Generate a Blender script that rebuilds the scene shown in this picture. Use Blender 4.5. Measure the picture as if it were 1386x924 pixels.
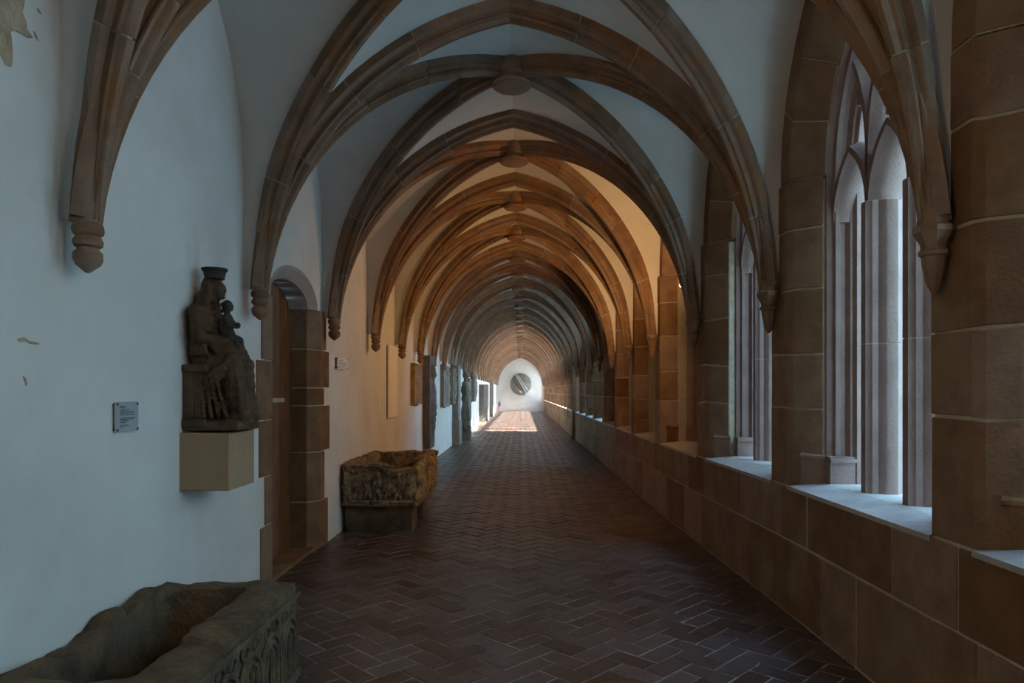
import bpy, bmesh, math, random
from mathutils import Vector, noise, Matrix
R = math.radians
rnd = random.Random(7)
C = bpy.context.scene.collection
for o in list(bpy.data.objects):
    bpy.data.objects.remove(o)

# ------------------------------------------------------------------ camera
cam_d = bpy.data.cameras.new('camera'); cam = bpy.data.objects.new('camera', cam_d); C.objects.link(cam)
cam.location = (0, 0, 1.6); cam.rotation_euler = (R(90), 0, 0)
cam_d.sensor_width = 36; cam_d.lens = 24
cam_d.shift_x = -13 / 1386; cam_d.shift_y = 68 / 1386
cam_d.clip_end = 500
bpy.context.scene.camera = cam
# ------------------------------------------------------------------ world, sun, exposure
S = bpy.context.scene
w = bpy.data.worlds.new('sky'); S.world = w; w.use_nodes = True
nt = w.node_tree; nt.nodes.clear()
out = nt.nodes.new('ShaderNodeOutputWorld'); bg = nt.nodes.new('ShaderNodeBackground')
tc = nt.nodes.new('ShaderNodeTexCoord'); sp = nt.nodes.new('ShaderNodeSeparateXYZ'); cr = nt.nodes.new('ShaderNodeValToRGB')
cr.color_ramp.elements[0].position = 0.0; cr.color_ramp.elements[0].color = (0.40, 0.75, 1.0, 1)
cr.color_ramp.elements[1].position = 0.9; cr.color_ramp.elements[1].color = (0.27, 0.55, 0.92, 1)
nt.links.new(tc.outputs['Generated'], sp.inputs[0]); nt.links.new(sp.outputs['Z'], cr.inputs[0])
nt.links.new(cr.outputs[0], bg.inputs[0]); nt.links.new(bg.outputs[0], out.inputs[0])
bg.inputs[1].default_value = 23
sun_d = bpy.data.lights.new('sun', 'SUN'); sun = bpy.data.objects.new('sun', sun_d); C.objects.link(sun)
sun_d.energy = 110; sun_d.angle = R(0.6); sun_d.color = (1, 0.93, 0.82)
sun_dir = Vector((-1.0, 0.04, -0.80)).normalized()      # direction the light travels
sun.rotation_euler = sun_dir.to_track_quat('-Z', 'Y').to_euler()
sun.location = (30, -20, 30)
S.view_settings.view_transform = 'Standard'; S.view_settings.look = 'None'
S.view_settings.gamma = 1; S.view_settings.use_curve_mapping = False
S.view_settings.exposure = 0.0

# ------------------------------------------------------------------ dimensions
B = 2.02                 # bay length
XL = -2.07               # left wall
XC = -0.09               # crown line
K0, K1 = -2, 27          # console indices
def YC(k): return (k + 0.52) * B
def XR(y):
    pts = [(-5, 1.93), (4.6, 1.93), (9, 1.82), (22, 1.80), (60, 1.84)]
    for (a, va), (b, vb) in zip(pts, pts[1:]):
        if y <= b:
            t = max(0, (y - a) / (b - a)); return va + (vb - va) * t
    return pts[-1][1]
YEND = YC(K1); YBACK = YC(K0)
ZS = 2.11                # springing of the arcs
SILL = 0.95

# ------------------------------------------------------------------ materials
def mat(name, base, dark, scale=6, rough=0.85, bump=0.3, bscale=40, per=0.25, detail=6, spec=0.25, stain=None, stain_scale=1.5, bdist=0.01):
    m = bpy.data.materials.new(name); m.use_nodes = True
    n = m.node_tree; L = n.links; b = n.nodes['Principled BSDF']
    co = n.nodes.new('ShaderNodeNewGeometry')
    n1 = n.nodes.new('ShaderNodeTexNoise'); n1.inputs['Scale'].default_value = scale; n1.inputs['Detail'].default_value = detail
    n1.inputs['Roughness'].default_value = 0.65
    L.new(co.outputs['Position'], n1.inputs['Vector'])
    r = n.nodes.new('ShaderNodeValToRGB'); r.color_ramp.elements[0].position = 0.33; r.color_ramp.elements[1].position = 0.68
    r.color_ramp.elements[0].color = (*dark, 1); r.color_ramp.elements[1].color = (*base, 1)
    L.new(n1.outputs['Fac'], r.inputs[0]); col = r.outputs[0]
    if per > 0:
        oi = n.nodes.new('ShaderNodeObjectInfo')
        ad = n.nodes.new('ShaderNodeMath'); ad.operation = 'ADD'
        L.new(co.outputs['Random Per Island'], ad.inputs[0]); L.new(oi.outputs['Random'], ad.inputs[1])
        fr = n.nodes.new('ShaderNodeMath'); fr.operation = 'FRACT'; L.new(ad.outputs[0], fr.inputs[0])
        mr = n.nodes.new('ShaderNodeMapRange'); mr.inputs['To Min'].default_value = 1 - per; mr.inputs['To Max'].default_value = 1 + per
        L.new(fr.outputs[0], mr.inputs['Value'])
        hs = n.nodes.new('ShaderNodeHueSaturation'); L.new(mr.outputs[0], hs.inputs['Value']); L.new(col, hs.inputs['Color'])
        mr2 = n.nodes.new('ShaderNodeMapRange'); mr2.inputs['To Min'].default_value = 1 + per * .8; mr2.inputs['To Max'].default_value = 1 - per * .8
        L.new(fr.outputs[0], mr2.inputs['Value']); L.new(mr2.outputs[0], hs.inputs['Saturation'])
        col = hs.outputs[0]
    if stain:
        n2 = n.nodes.new('ShaderNodeTexNoise'); n2.inputs['Scale'].default_value = stain_scale; n2.inputs['Detail'].default_value = 8
        L.new(co.outputs['Position'], n2.inputs['Vector'])
        r2 = n.nodes.new('ShaderNodeValToRGB'); r2.color_ramp.elements[0].position = 0.52; r2.color_ramp.elements[1].position = 0.72
        L.new(n2.outputs['Fac'], r2.inputs[0])
        mx = n.nodes.new('ShaderNodeMixRGB'); L.new(r2.outputs[0], mx.inputs[0]); L.new(col, mx.inputs[1]); mx.inputs[2].default_value = (*stain, 1)
        col = mx.outputs[0]
    L.new(col, b.inputs['Base Color'])
    b.inputs['Roughness'].default_value = rough
    b.inputs['Specular IOR Level'].default_value = spec
    if bump > 0:
        n3 = n.nodes.new('ShaderNodeTexNoise'); n3.inputs['Scale'].default_value = bscale; n3.inputs['Detail'].default_value = 5
        L.new(co.outputs['Position'], n3.inputs['Vector'])
        bp = n.nodes.new('ShaderNodeBump'); bp.inputs['Strength'].default_value = bump; bp.inputs['Distance'].default_value = bdist
        L.new(n3.outputs['Fac'], bp.inputs['Height']); L.new(bp.outputs[0], b.inputs['Normal'])
    return m
def plain(name, c, rough=0.5, metal=0, emit=None, es=0):
    m = bpy.data.materials.new(name); m.use_nodes = True; b = m.node_tree.nodes['Principled BSDF']
    b.inputs['Base Color'].default_value = (*c, 1); b.inputs['Roughness'].default_value = rough; b.inputs['Metallic'].default_value = metal
    if emit:
        b.inputs['Emission Color'].default_value = (*emit, 1); b.inputs['Emission Strength'].default_value = es
    return m
M = {
 'plaster': mat('whitewashed plaster', (0.74, 0.72, 0.68), (0.66, 0.64, 0.60), 1.6, 0.9, 0.25, 9, 0, stain=(0.60, 0.58, 0.53), stain_scale=0.9, bdist=0.03),
 'vault': mat('vault plaster', (0.66, 0.64, 0.60), (0.58, 0.56, 0.52), 2.0, 0.9, 0.25, 9, 0, bdist=0.02),
 'sand': mat('red sandstone', (0.255, 0.148, 0.085), (0.160, 0.088, 0.050), 5, 0.85, 0.4, 55, 0.28, stain=(0.24, 0.17, 0.085), stain_scale=2.0),
 'rib': mat('rib sandstone', (0.27, 0.175, 0.115), (0.17, 0.108, 0.072), 5, 0.85, 0.45, 60, 0.22, stain=(0.27, 0.125, 0.05), stain_scale=3.5),
 'pale': mat('pale sandstone', (0.30, 0.205, 0.175), (0.22, 0.15, 0.125), 5, 0.85, 0.35, 50, 0.12),
 'sill': mat('worn grey sill stone', (0.42, 0.38, 0.35), (0.33, 0.29, 0.27), 8, 0.8, 0.3, 50, 0.1),
 'mortar': mat('lime mortar', (0.50, 0.42, 0.32), (0.38, 0.31, 0.23), 20, 0.95, 0.5, 90, 0),
 'fmortar': mat('grey floor mortar', (0.52, 0.46, 0.41), (0.20, 0.17, 0.15), 20, 0.9, 0.4, 90, 0),
 'brick': mat('worn floor brick', (0.105, 0.064, 0.050), (0.058, 0.040, 0.035), 7, 0.38, 0.3, 60, 0.40, spec=0.6, stain=(0.095, 0.075, 0.065), stain_scale=1.3),
 'dark': mat('dark weathered stone', (0.19, 0.135, 0.080), (0.065, 0.050, 0.035), 7, 0.9, 0.9, 35, 0.1, detail=9, stain=(0.10, 0.085, 0.060), stain_scale=4, bdist=0.02),
 'statue': mat('dark carved wood and stone', (0.14, 0.080, 0.040), (0.040, 0.025, 0.015), 9, 0.6, 0.6, 45, 0.1, stain=(0.05, 0.040, 0.022), stain_scale=6),
 'child': mat('darkened carving', (0.065, 0.055, 0.04), (0.03, 0.027, 0.022), 9, 0.65, 0.6, 45, 0.1),
 'console': mat('tan sandstone block', (0.42, 0.28, 0.165), (0.36, 0.235, 0.14), 5, 0.85, 0.2, 60, 0),
 'panelstone': mat('worn relief stone', (0.42, 0.31, 0.19), (0.06, 0.045, 0.03), 16, 0.9, 0.9, 30, 0.1, detail=9, stain=(0.12, 0.09, 0.06), stain_scale=5, bdist=0.02),
 'warmlit': mat('weathered stone with painted warm light', (0.50, 0.33, 0.13), (0.15, 0.10, 0.05), 12, 0.9, 0.9, 30, 0.1, detail=9, stain=(0.08, 0.06, 0.04), stain_scale=5, bdist=0.02),  # brightened yellow stands in for warm lamp light on the aisle edge
 'wood': mat('old brown oak', (0.17, 0.085, 0.040), (0.10, 0.048, 0.024), 4, 0.55, 0.3, 40, 0.2),
 'owood': mat('golden brown wood relief', (0.34, 0.19, 0.05), (0.16, 0.085, 0.02), 6, 0.6, 0.5, 40, 0.1),
 'slate': mat('blue grey tomb stone', (0.13, 0.12, 0.115), (0.07, 0.065, 0.062), 6, 0.7, 0.6, 40, 0.1, spec=0.5),
 'greystone': mat('grey brown stone', (0.27, 0.23, 0.20), (0.18, 0.15, 0.13), 6, 0.85, 0.5, 40, 0.1),
 'greenstone': mat('olive grey stone', (0.24, 0.22, 0.16), (0.12, 0.11, 0.085), 6, 0.85, 0.6, 40, 0.1),
 'panel': mat('pale panel', (0.90, 0.86, 0.82), (0.88, 0.84, 0.80), 3, 0.6, 0.05, 40, 0),
 'acrylic': plain('grey acrylic', (0.42, 0.43, 0.46), 0.25),
 'ink': plain('dark print', (0.06, 0.06, 0.07), 0.6),
 'metal': plain('dark metal', (0.06, 0.06, 0.06), 0.45, 0.8),
 'white': plain('white plastic', (0.8, 0.8, 0.78), 0.4),
 'bulb': plain('warm lamp glass', (1, 0.9, 0.7), 0.3, 0, (1.0, 0.80, 0.50), 14),
 'disc': mat('aged bronze disc', (0.26, 0.24, 0.20), (0.15, 0.14, 0.12), 3, 0.6, 0.4, 20, 0.1),
 'steel': plain('pale steel bar', (0.55, 0.55, 0.53), 0.4, 0.3),
 'bounce_gravel': mat('pale courtyard bounce gravel', (0.66, 0.62, 0.56), (0.56, 0.53, 0.48), 3, 0.95, 0.3, 30, 0),
 'render': mat('pale building render', (0.62, 0.57, 0.50), (0.55, 0.50, 0.44), 1, 0.9, 0.1, 20, 0),
 'rooftile': mat('dark roof tiles', (0.16, 0.08, 0.06), (0.10, 0.06, 0.05), 3, 0.9, 0.2, 20, 0),
 'red': plain('red paint', (0.22, 0.03, 0.03), 0.4),
 'exposed': mat('exposed yellow stone', (0.56, 0.44, 0.30), (0.36, 0.27, 0.18), 12, 0.95, 0.8, 30, 0, bdist=0.02),
}

# ------------------------------------------------------------------ helpers
def link(name, me, m, parent=None, smooth=False, loc=None):
    o = bpy.data.objects.new(name, me); C.objects.link(o)
    if m is not None and not me.materials: me.materials.append(m)
    if parent: o.parent = parent
    if loc: o.location = loc
    return o
def obj(name, bm, m, parent=None, smooth=False, loc=None, bev=0, angle=35):
    bmesh.ops.recalc_face_normals(bm, faces=bm.faces)
    if bev:
        bmesh.ops.bevel(bm, geom=[e for e in bm.edges if len(e.link_faces) == 2 and e.calc_face_angle(0) > R(30)], offset=bev, segments=1, affect='EDGES')
    me = bpy.data.meshes.new(name); bm.to_mesh(me); bm.free()
    if smooth:
        me.polygons.foreach_set('use_smooth', [True] * len(me.polygons))
        try: me.set_sharp_from_angle(angle=R(angle))
        except Exception: pass
    return link(name, me, m, parent, loc=loc)
def tag(o, label=None, cat=None, group=None, kind=None):
    if label: o['label'] = label
    if cat: o['category'] = cat
    if group: o['group'] = group
    if kind: o['kind'] = kind
    return o
def empty(name, loc, rz=0, parent=None):
    o = bpy.data.objects.new(name, None); C.objects.link(o); o.location = loc; o.rotation_euler = (0, 0, rz); o.empty_display_size = 0.1
    if parent: o.parent = parent
    return o
def box(bm, x0, x1, y0, y1, z0, z1):
    v = [bm.verts.new(p) for p in ((x0,y0,z0),(x1,y0,z0),(x1,y1,z0),(x0,y1,z0),(x0,y0,z1),(x1,y0,z1),(x1,y1,z1),(x0,y1,z1))]
    for f in ((3,2,1,0),(4,5,6,7),(0,1,5,4),(1,2,6,5),(2,3,7,6),(3,0,4,7)): bm.faces.new([v[i] for i in f])
    return v
def nb(): return bmesh.new()
def prism(bm, poly, z0, z1):
    """plan polygon (x,y) extruded from z0 to z1"""
    a = [bm.verts.new((x, y, z0)) for x, y in poly]; b = [bm.verts.new((x, y, z1)) for x, y in poly]
    n = len(poly)
    bm.faces.new(a[::-1]); bm.faces.new(b)
    for i in range(n): bm.faces.new((a[i], a[(i+1) % n], b[(i+1) % n], b[i]))
def loft(bm, rings, cap0=True, cap1=True, closed=True):
    vs = [[bm.verts.new(p) for p in r] for r in rings]
    n = len(rings[0])
    for a, b in zip(vs, vs[1:]):
        for i in range(n if closed else n - 1):
            bm.faces.new((a[i], a[(i+1) % n], b[(i+1) % n], b[i]))
    if cap0: bm.faces.new(vs[0][::-1])
    if cap1: bm.faces.new(vs[-1])
    return vs
def lathe(bm, prof, n=12, cx=0, cy=0, phase=0):
    rings = [[(cx + r*math.cos(phase+2*math.pi*i/n), cy + r*math.sin(phase+2*math.pi*i/n), z) for i in range(n)] for r, z in prof]
    loft(bm, rings)
def tube(bm, pts, r, n=8, rad=None):
    rings = []
    for i, p in enumerate(pts):
        p = Vector(p); a = Vector(pts[max(0, i-1)]); b = Vector(pts[min(len(pts)-1, i+1)])
        t = (b - a).normalized(); u = t.orthogonal().normalized() if i == 0 else (u - t*u.dot(t)).normalized()
        v = t.cross(u); rr = rad[i] if rad else r
        rings.append([p + rr*(u*math.cos(2*math.pi*k/n) + v*math.sin(2*math.pi*k/n)) for k in range(n)])
    loft(bm, rings)
def ell(bm, c, r, rot=None, seg=14, rings=8):
    mt = Matrix.Translation(c)
    if rot: mt = mt @ Matrix.Rotation(rot[0], 4, rot[1])
    mt = mt @ Matrix.Diagonal((r[0], r[1], r[2], 1))
    bmesh.ops.create_uvsphere(bm, u_segments=seg, v_segments=rings, radius=1, matrix=mt)
def cap(bm, a, b, ra, rb=None, n=5):
    a = Vector(a); b = Vector(b); rb = rb or ra
    for i in range(n + 1):
        t = i / n; r = ra + (rb - ra) * t
        ell(bm, a.lerp(b, t), (r, r, r), seg=10, rings=6)
def remeshed(o, vox, smooth=4, disp=0):
    m = o.modifiers.new('r', 'REMESH'); m.mode = 'VOXEL'; m.voxel_size = vox; m.use_smooth_shade = True
    s = o.modifiers.new('s', 'SMOOTH'); s.iterations = smooth; s.factor = 0.5
    if disp:
        t = bpy.data.textures.new('d', 'CLOUDS'); t.noise_scale = 0.05
        d = o.modifiers.new('d', 'DISPLACE'); d.texture = t; d.strength = disp; d.texture_coords = 'LOCAL'; d.mid_level = 0.5
def nz(p, s, seed=0):
    return noise.fractal(Vector(p) * s + Vector((seed*7.1, seed*3.3, seed)), 1.0, 2.0, 4)

# ------------------------------------------------------------------ floor of herringbone bricks
bm = nb(); box(bm, XL - 0.45, 1.98, YBACK - 0.2, YEND + 0.3, -0.12, -0.0045)
floor = tag(obj('floor', bm, M['fmortar']), 'herringbone brick floor of the cloister walk', kind='structure')
BL, BW, G = 0.285, 0.1425, 0.010
def clip(poly, ax, lim, keep_less):
    out = []
    for i in range(len(poly)):
        a, b = poly[i], poly[(i+1) % len(poly)]
        ia = (a[ax] <= lim) == keep_less; ib = (b[ax] <= lim) == keep_less
        if ia: out.append(a)
        if ia != ib:
            t = (lim - a[ax]) / (b[ax] - a[ax]); out.append((a[0] + t*(b[0]-a[0]), a[1] + t*(b[1]-a[1])))
    return out
bricks = []
cs, sn = math.cos(R(45)), math.sin(R(45))
def cell(i, j):   # 2:1 herringbone on a unit grid
    m = (i - j) % 4
    if m == 0: return (i, j, 2, 1)
    if m == 3: return (i, j, 1, 2) if True else None
    return None
u = BW
ymax = YEND; N = int((ymax + 8) * 1.5 / u)
for j in range(-60, 420):
    for i in range(-420, 420):
        m = (i - j) % 4
        if m == 0: rct = (i, j, 2, 1)
        elif m == 2: rct = (i + 1, j, 1, 2) if False else None
        else: rct = None
        # horizontal bricks start where (i-j)%4==0 ; vertical ones where (i-j)%4==2 spanning upward
        if m == 2: rct = (i, j - 1, 1, 2)
        if rct is None: continue
        cx = (rct[0] + rct[2]/2) * u; cy = (rct[1] + rct[3]/2) * u
        x = cs*cx - sn*cy; y = sn*cx + cs*cy
        if not (XL - 0.4 < x < 2.1 and -1.2 < y < YEND + 0.2): continue
        g = G/2 + rnd.uniform(-.001, .0015)
        x0, x1, y0, y1 = rct[0]*u + g, (rct[0]+rct[2])*u - g, rct[1]*u + g, (rct[1]+rct[3])*u - g
        poly = [(cs*a - sn*b, sn*a + cs*b) for a, b in ((x0,y0),(x1,y0),(x1,y1),(x0,y1))]
        left = XL if not (5.62 < y < 6.9) else XL - 0.3
        poly = clip(poly, 0, left, False)
        if len(poly) > 2: poly = clip(poly, 0, XR(y), True)
        if len(poly) > 2: poly = clip(poly, 1, YEND, True)
        if len(poly) < 3: continue
        bricks.append((x, y, poly, rnd.uniform(-.003, .0025)))
def addbrick(bm, poly, dz, lx=0, ly=0):
    s = rnd.uniform(-.008, .008)
    t = rnd.uniform(-.008, .008)
    cx = sum(p[0] for p in poly)/len(poly); cy = sum(p[1] for p in poly)/len(poly)
    top = [bm.verts.new((cx + (p[0]-cx)*0.985 - lx, cy + (p[1]-cy)*0.985 - ly, dz + (p[0]-cx)*s + (p[1]-cy)*t)) for p in poly]
    bot = [bm.verts.new((p[0] - lx, p[1] - ly, -0.03)) for p in poly]
    bm.faces.new(top)
    n = len(poly)
    for i in range(n): bm.faces.new((bot[i], bot[(i+1) % n], top[(i+1) % n], top[i]))
def inview(x, y):
    return y > 3.3 and abs(x) / y < 0.80 and not (x < -1.15 and y < 4.0)
near = sorted([b for b in bricks if inview(b[0], b[1])], key=lambda b: b[1])[:300]
nid = set(id(b) for b in near)
for b in near:
    bm = nb(); addbrick(bm, b[2], b[3], b[0], b[1])
    obj('brick', bm, M['brick'], floor, loc=(b[0], b[1], 0))
bm = nb()
for b in bricks:
    if id(b) not in nid: addbrick(bm, b[2], b[3])
o = obj('brick_paving', bm, M['brick'], floor); tag(o, kind='stuff')

# ------------------------------------------------------------------ arcs
class Half:
    """half of a pointed arch in a vertical plane: from foot (x0,y0) to crown (x1,y1); radii measured to the intrados"""
    def __init__(s, foot, crown, zs, zc):
        s.f = Vector((foot[0], foot[1])); s.c = Vector((crown[0], crown[1])); s.zs = zs
        s.a = (s.c - s.f).length; s.d = (s.f - s.c) / s.a; h = zc - zs
        s.cc = (h*h - s.a*s.a) / (2*s.a); s.R = s.a + s.cc
        s.lat = Vector((-s.d.y, s.d.x))
    def pt(s, t, dr=0, u=0):
        r = s.R + dr; te = math.acos(max(-1, min(1, s.cc / r))); th = t * te
        p = s.c + s.d * (r*math.cos(th) - s.cc) + s.lat * u
        return (p.x, p.y, s.zs + r*math.sin(th))
RD = 0.185; RW = 0.075
def taper(t):
    q = min(1, max(0, (t - .05) / .33)); return q*q*(3 - 2*q)
_h = [(-RW, RD), (-RW, .108), (-.064, .096), (-.044, .090), (-.034, .074), (-.036, .058), (-.046, .048), (-.044, .036), (-.028, .030), (-.022, .008), (-.013, 0)]
RPROF = _h + [(-a, b) for a, b in _h[::-1]]
RPROF_CORE = [(-RW + .005, RD), (-RW + .005, .116), (-.030, .098), (-.028, .046), (-.012, .007), (.012, .007), (.028, .046), (.030, .098), (RW - .005, .116), (RW - .005, RD)]
RPROF_FAR = [(-RW, RD), (-RW, .115), (-.048, .075), (-.030, .030), (-.018, 0), (.018, 0), (.030, .030), (.048, .075), (RW, .115), (RW, RD)]
def ribseg(bm, H, t0, t1, n, prof, shrink=0, side=1):
    rings = []
    for i in range(n + 1):
        t = t0 + (t1 - t0) * i / n
        k = taper(t); sd = .66 + .34*k; su = .55 + .45*k
        rings.append([H.pt(t, (dr + (shrink if dr < RD - .01 else 0))*sd, (u - math.copysign(shrink, u)) * su) for u, dr in prof])
    loft(bm, rings)

# ------------------------------------------------------------------ ceiling: vault webs
ceil_bm = nb()
def web_quad(bm, A, Bf, n, steps=2):
    vs = []
    for i in range(n + 1):
        t = i / n; a = Vector(A(t)); b = Vector(Bf(t)); row = []
        for j in range(steps + 1): row.append(bm.verts.new(a.lerp(b, j/steps)))
        vs.append(row)
    for i in range(n):
        for j in range(steps): bm.faces.new((vs[i][j], vs[i+1][j], vs[i+1][j+1], vs[i][j+1]))
class WallArch:
    def __init__(s, x, y, side, half=B/2 - 0.005, zs=3.15, za=4.66):
        s.x, s.y, s.side, s.half, s.z1 = x, y, side, half, zs
        h = za - zs; s.cc = (h*h - half*half) / (2*half); s.R = half + s.cc
    def pt(s, t):
        tv = 0.38
        if t < tv: return (s.x, s.y + s.side*s.half, ZS + (s.z1 - ZS)*t/tv)
        te = math.acos(s.cc / s.R); th = te * (t - tv)/(1 - tv)
        return (s.x, s.y + s.side*(s.R*math.cos(th) - s.cc), s.z1 + s.R*math.sin(th))
ZT, ZD = 4.35, 4.40
def trans(k, side):
    y = YC(k); x = (XR(y) - 0.13) if side > 0 else XL + 0.17
    return Half((x, y), (XC, y), ZS, ZT)
def diag(k, side, fwd):
    """from console k towards the crown of the bay in front (fwd=1) or behind (-1)"""
    y = YC(k); x = (XR(y) - 0.13) if side > 0 else XL + 0.17
    return Half((x, y), (XC, y + fwd*B/2), ZS, ZD)
WEB = 0.155
for k in range(K0, K1):
    yb = YC(k) + B/2
    for side in (-1, 1):
        for kk, fwd in ((k, 1), (k + 1, -1)):
            D = diag(kk, side, fwd); T = trans(kk, side)
            xw = XR(YC(kk)) + 0.002 if side > 0 else XL - 0.002
            W = WallArch(XR(yb) if side > 0 else XL, yb, -fwd)
            n = 18 if k < 9 else 10
            # height matched rulings
            def Dp(t, D=D):
                q = .072 + .928*t ** .9; return D.pt(q, WEB*(.66 + .34*taper(q)))
            def Tp(t, T=T):
                q = .072 + .928*t ** .9; return T.pt(q, WEB*(.66 + .34*taper(q)))
            def Wp(t, W=W, D=D):
                zt = Dp(t)[2]
                # find wall-arch point of matching relative height
                tgt = ZS + (zt - ZS) * (4.66 - ZS) / (D.pt(1, WEB)[2] - ZS)
                lo, hi = 0, 1
                for _ in range(22):
                    mid = (lo + hi)/2
                    if W.pt(mid)[2] < tgt: lo = mid
                    else: hi = mid
                return W.pt(hi if t < 1 else 1)
            web_quad(ceil_bm, Dp, Tp, n, 2); web_quad(ceil_bm, Dp, Wp, n, 3)
ceiling = tag(obj('ceiling', ceil_bm, M['vault'], smooth=True, angle=25), 'whitewashed rib vault over the walk', kind='structure')
# ribs
def corbel(side, k):
    y = YC(k); bm = nb()
    if side < 0:
        x = XL + 0.120
        pr = [(.010,2.135),(.030,2.150),(.058,2.170),(.070,2.195),(.068,2.222),(.052,2.236),(.050,2.245),(.066,2.254),(.072,2.272),(.062,2.290),(.054,2.298),(.070,2.308),(.076,2.326),(.072,2.345),(.060,2.356),(.058,2.42)]
        lathe(bm, [(.01 + (r_ - .01)*.86, z_) for r_, z_ in pr], 12, x, y, 0.26)
    else:
        x = XR(y) - 0.075
        pr = [(.010,2.04),(.030,2.08),(.048,2.16),(.052,2.205),(.062,2.212),(.064,2.228),(.054,2.240),(.056,2.262),(.078,2.300),(.086,2.312),(.086,2.336),(.070,2.350),(.060,2.42)]
        lathe(bm, pr, 8, x, y, R(22.5))
    obj('corbel', bm, M['rib'], ceiling, smooth=True, angle=30)
def boss(k):
    y = YC(k) + B/2; bm = nb()
    lathe(bm, [(.15,4.31),(.168,4.322),(.172,4.345),(.155,4.362),(.125,4.372),(.118,4.41),(.135,4.43),(.135,4.60)], 20, XC, y)
    obj('boss', bm, M['rib'], ceiling, smooth=True, angle=30)
for k in range(K0, K1 + 1):
    nearb = 0 <= k <= 6
    for side in (-1, 1):
        corbel(side, k)
        ribs = [('transverse_rib', trans(k, side))]
        if k < K1: ribs.append(('diagonal_rib', diag(k, side, 1)))
        if k > K0: ribs.append(('diagonal_rib', diag(k, side, -1)))
        for nm, H in ribs:
            bm = nb()
            if nearb:
                ribseg(bm, H, 0.075, 1, 24, RPROF_CORE, 0)
                core = obj(nm, bm, M['mortar'], ceiling)
                cuts = [0.075]
                while cuts[-1] < 0.86: cuts.append(cuts[-1] + rnd.uniform(0.12, 0.24))
                cuts[-1] = 1.0
                if len(cuts) > 2 and cuts[-1] - cuts[-2] < 0.08: cuts.pop(-2)
                for a, b in zip(cuts, cuts[1:]):
                    bm = nb(); g = 0.0012
                    ribseg(bm, H, a + (g if a > .08 else 0), b - (g if b < 1 else 0), max(3, int((b - a) * 30)), RPROF)
                    obj('voussoir', bm, M['rib'], core, smooth=True, angle=40)
            else:
                ribseg(bm, H, 0.075, 1, 16 if k < 14 else 10, RPROF if k < 9 else RPROF_FAR)
                obj(nm, bm, M['rib'], ceiling, smooth=True, angle=40)
    if k < K1: boss(k)
# roof slab keeping the vaults dark above
bm = nb(); box(bm, XL - 0.6, 2.7, YBACK - 0.4, YEND + 0.4, 4.95, 5.1)
tag(obj('roof', bm, M['rooftile']), 'roof over the vaulted walk', kind='structure')

# ------------------------------------------------------------------ left wall with the door opening
DY0, DY1, DZ, DRISE = 5.62, 6.90, 2.42, 0.30
bm = nb()
def wq(y0, y1, z0, z1): box(bm, XL - 0.55, XL, y0, y1, z0, z1)
wq(YBACK - .3, DY0, -0.1, 4.95); wq(DY1 + .075, YEND + .3, -0.1, 4.95); wq(DY1, DY1 + .075, DZ, 4.95)
# part above the door: arch shaped underside
n = 16; ym = (DY0 + DY1)/2; hw = (DY1 - DY0)/2
def arch_z(y):
    t = (y - ym)/hw; return DZ + DRISE * math.sqrt(max(0, 1 - abs(t)**2.0))
rings = []
for i in range(n + 1):
    y = ym - hw*math.cos(math.pi*i/n); z = arch_z(y)
    rings.append([(XL - .55, y, z), (XL, y, z), (XL, y, 4.95), (XL - .55, y, 4.95)])
loft(bm, rings)
wall_left = tag(obj('wall_left', bm, M['plaster']), 'whitewashed wall with door and hung stone relics', kind='structure')
# plaster losses and chips
def chip(name, yz, rx=0.012, m='exposed'):
    bm = nb(); cy = sum(p[0] for p in yz)/len(yz); cz = sum(p[1] for p in yz)/len(yz)
    n = len(yz)
    outer = [bm.verts.new((XL - .002, y, z)) for y, z in yz]
    mid = [bm.verts.new((XL + rx*rnd.uniform(.4, 1), cy + (y-cy)*.8, cz + (z-cz)*.8)) for y, z in yz]
    inn = [bm.verts.new((XL + rx*rnd.uniform(.2, 1), cy + (y-cy)*.4, cz + (z-cz)*.4)) for y, z in yz]
    c = bm.verts.new((XL + rx*.6, cy, cz))
    for i in range(n):
        j = (i+1) % n
        bm.faces.new((outer[i], outer[j], mid[j], mid[i])); bm.faces.new((mid[i], mid[j], inn[j], inn[i])); bm.faces.new((inn[i], inn[j], c))
    return obj(name, bm, M[m], wall_left)
def blob(cy, cz, ry, rz, n=22, seed=1, jag=.35):
    return [(cy + ry*(1 + jag*nz((math.cos(a)*2, math.sin(a)*2, seed), 1.7, seed))*math.cos(a), cz + rz*(1 + jag*nz((math.cos(a)*2, math.sin(a)*2, seed+5), 1.7, seed))*math.sin(a)) for a in [2*math.pi*i/n for i in range(n)]]
def pxwall(px, py):   # point on the left wall seen at a pixel of the photograph
    y = -XL*924/(706 - px); return (y, 1.6 + (530 - py)/924*y)
o = chip('exposed_stone', [pxwall(*p) for p in ((-60,-40),(-20,-60),(32,-40),(34,0),(30,14),(37,30),(38,40),(46,52),(38,52),(28,46),(20,42),(8,44),(8,62),(14,80),(16,94),(6,90),(-4,70),(-20,60),(-60,66))])
o['label'] = 'bare yellow stone where plaster has fallen away'
chip('plaster_chip', [pxwall(*p) for p in ((22,458),(32,456),(40,461),(54,464),(54,467),(40,465),(34,462),(24,463))], .006)
chip('plaster_chip', [pxwall(*p) for p in ((30,508),(34,510),(37,521),(35,523),(32,514))], .006)
chip('plaster_chip', [pxwall(*p) for p in ((49,10),(53,12),(56,20),(51,17))], .005)
chip('plaster_chip', [pxwall(*p) for p in ((44,40),(48,44),(52,57),(46,49))], .005)
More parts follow.
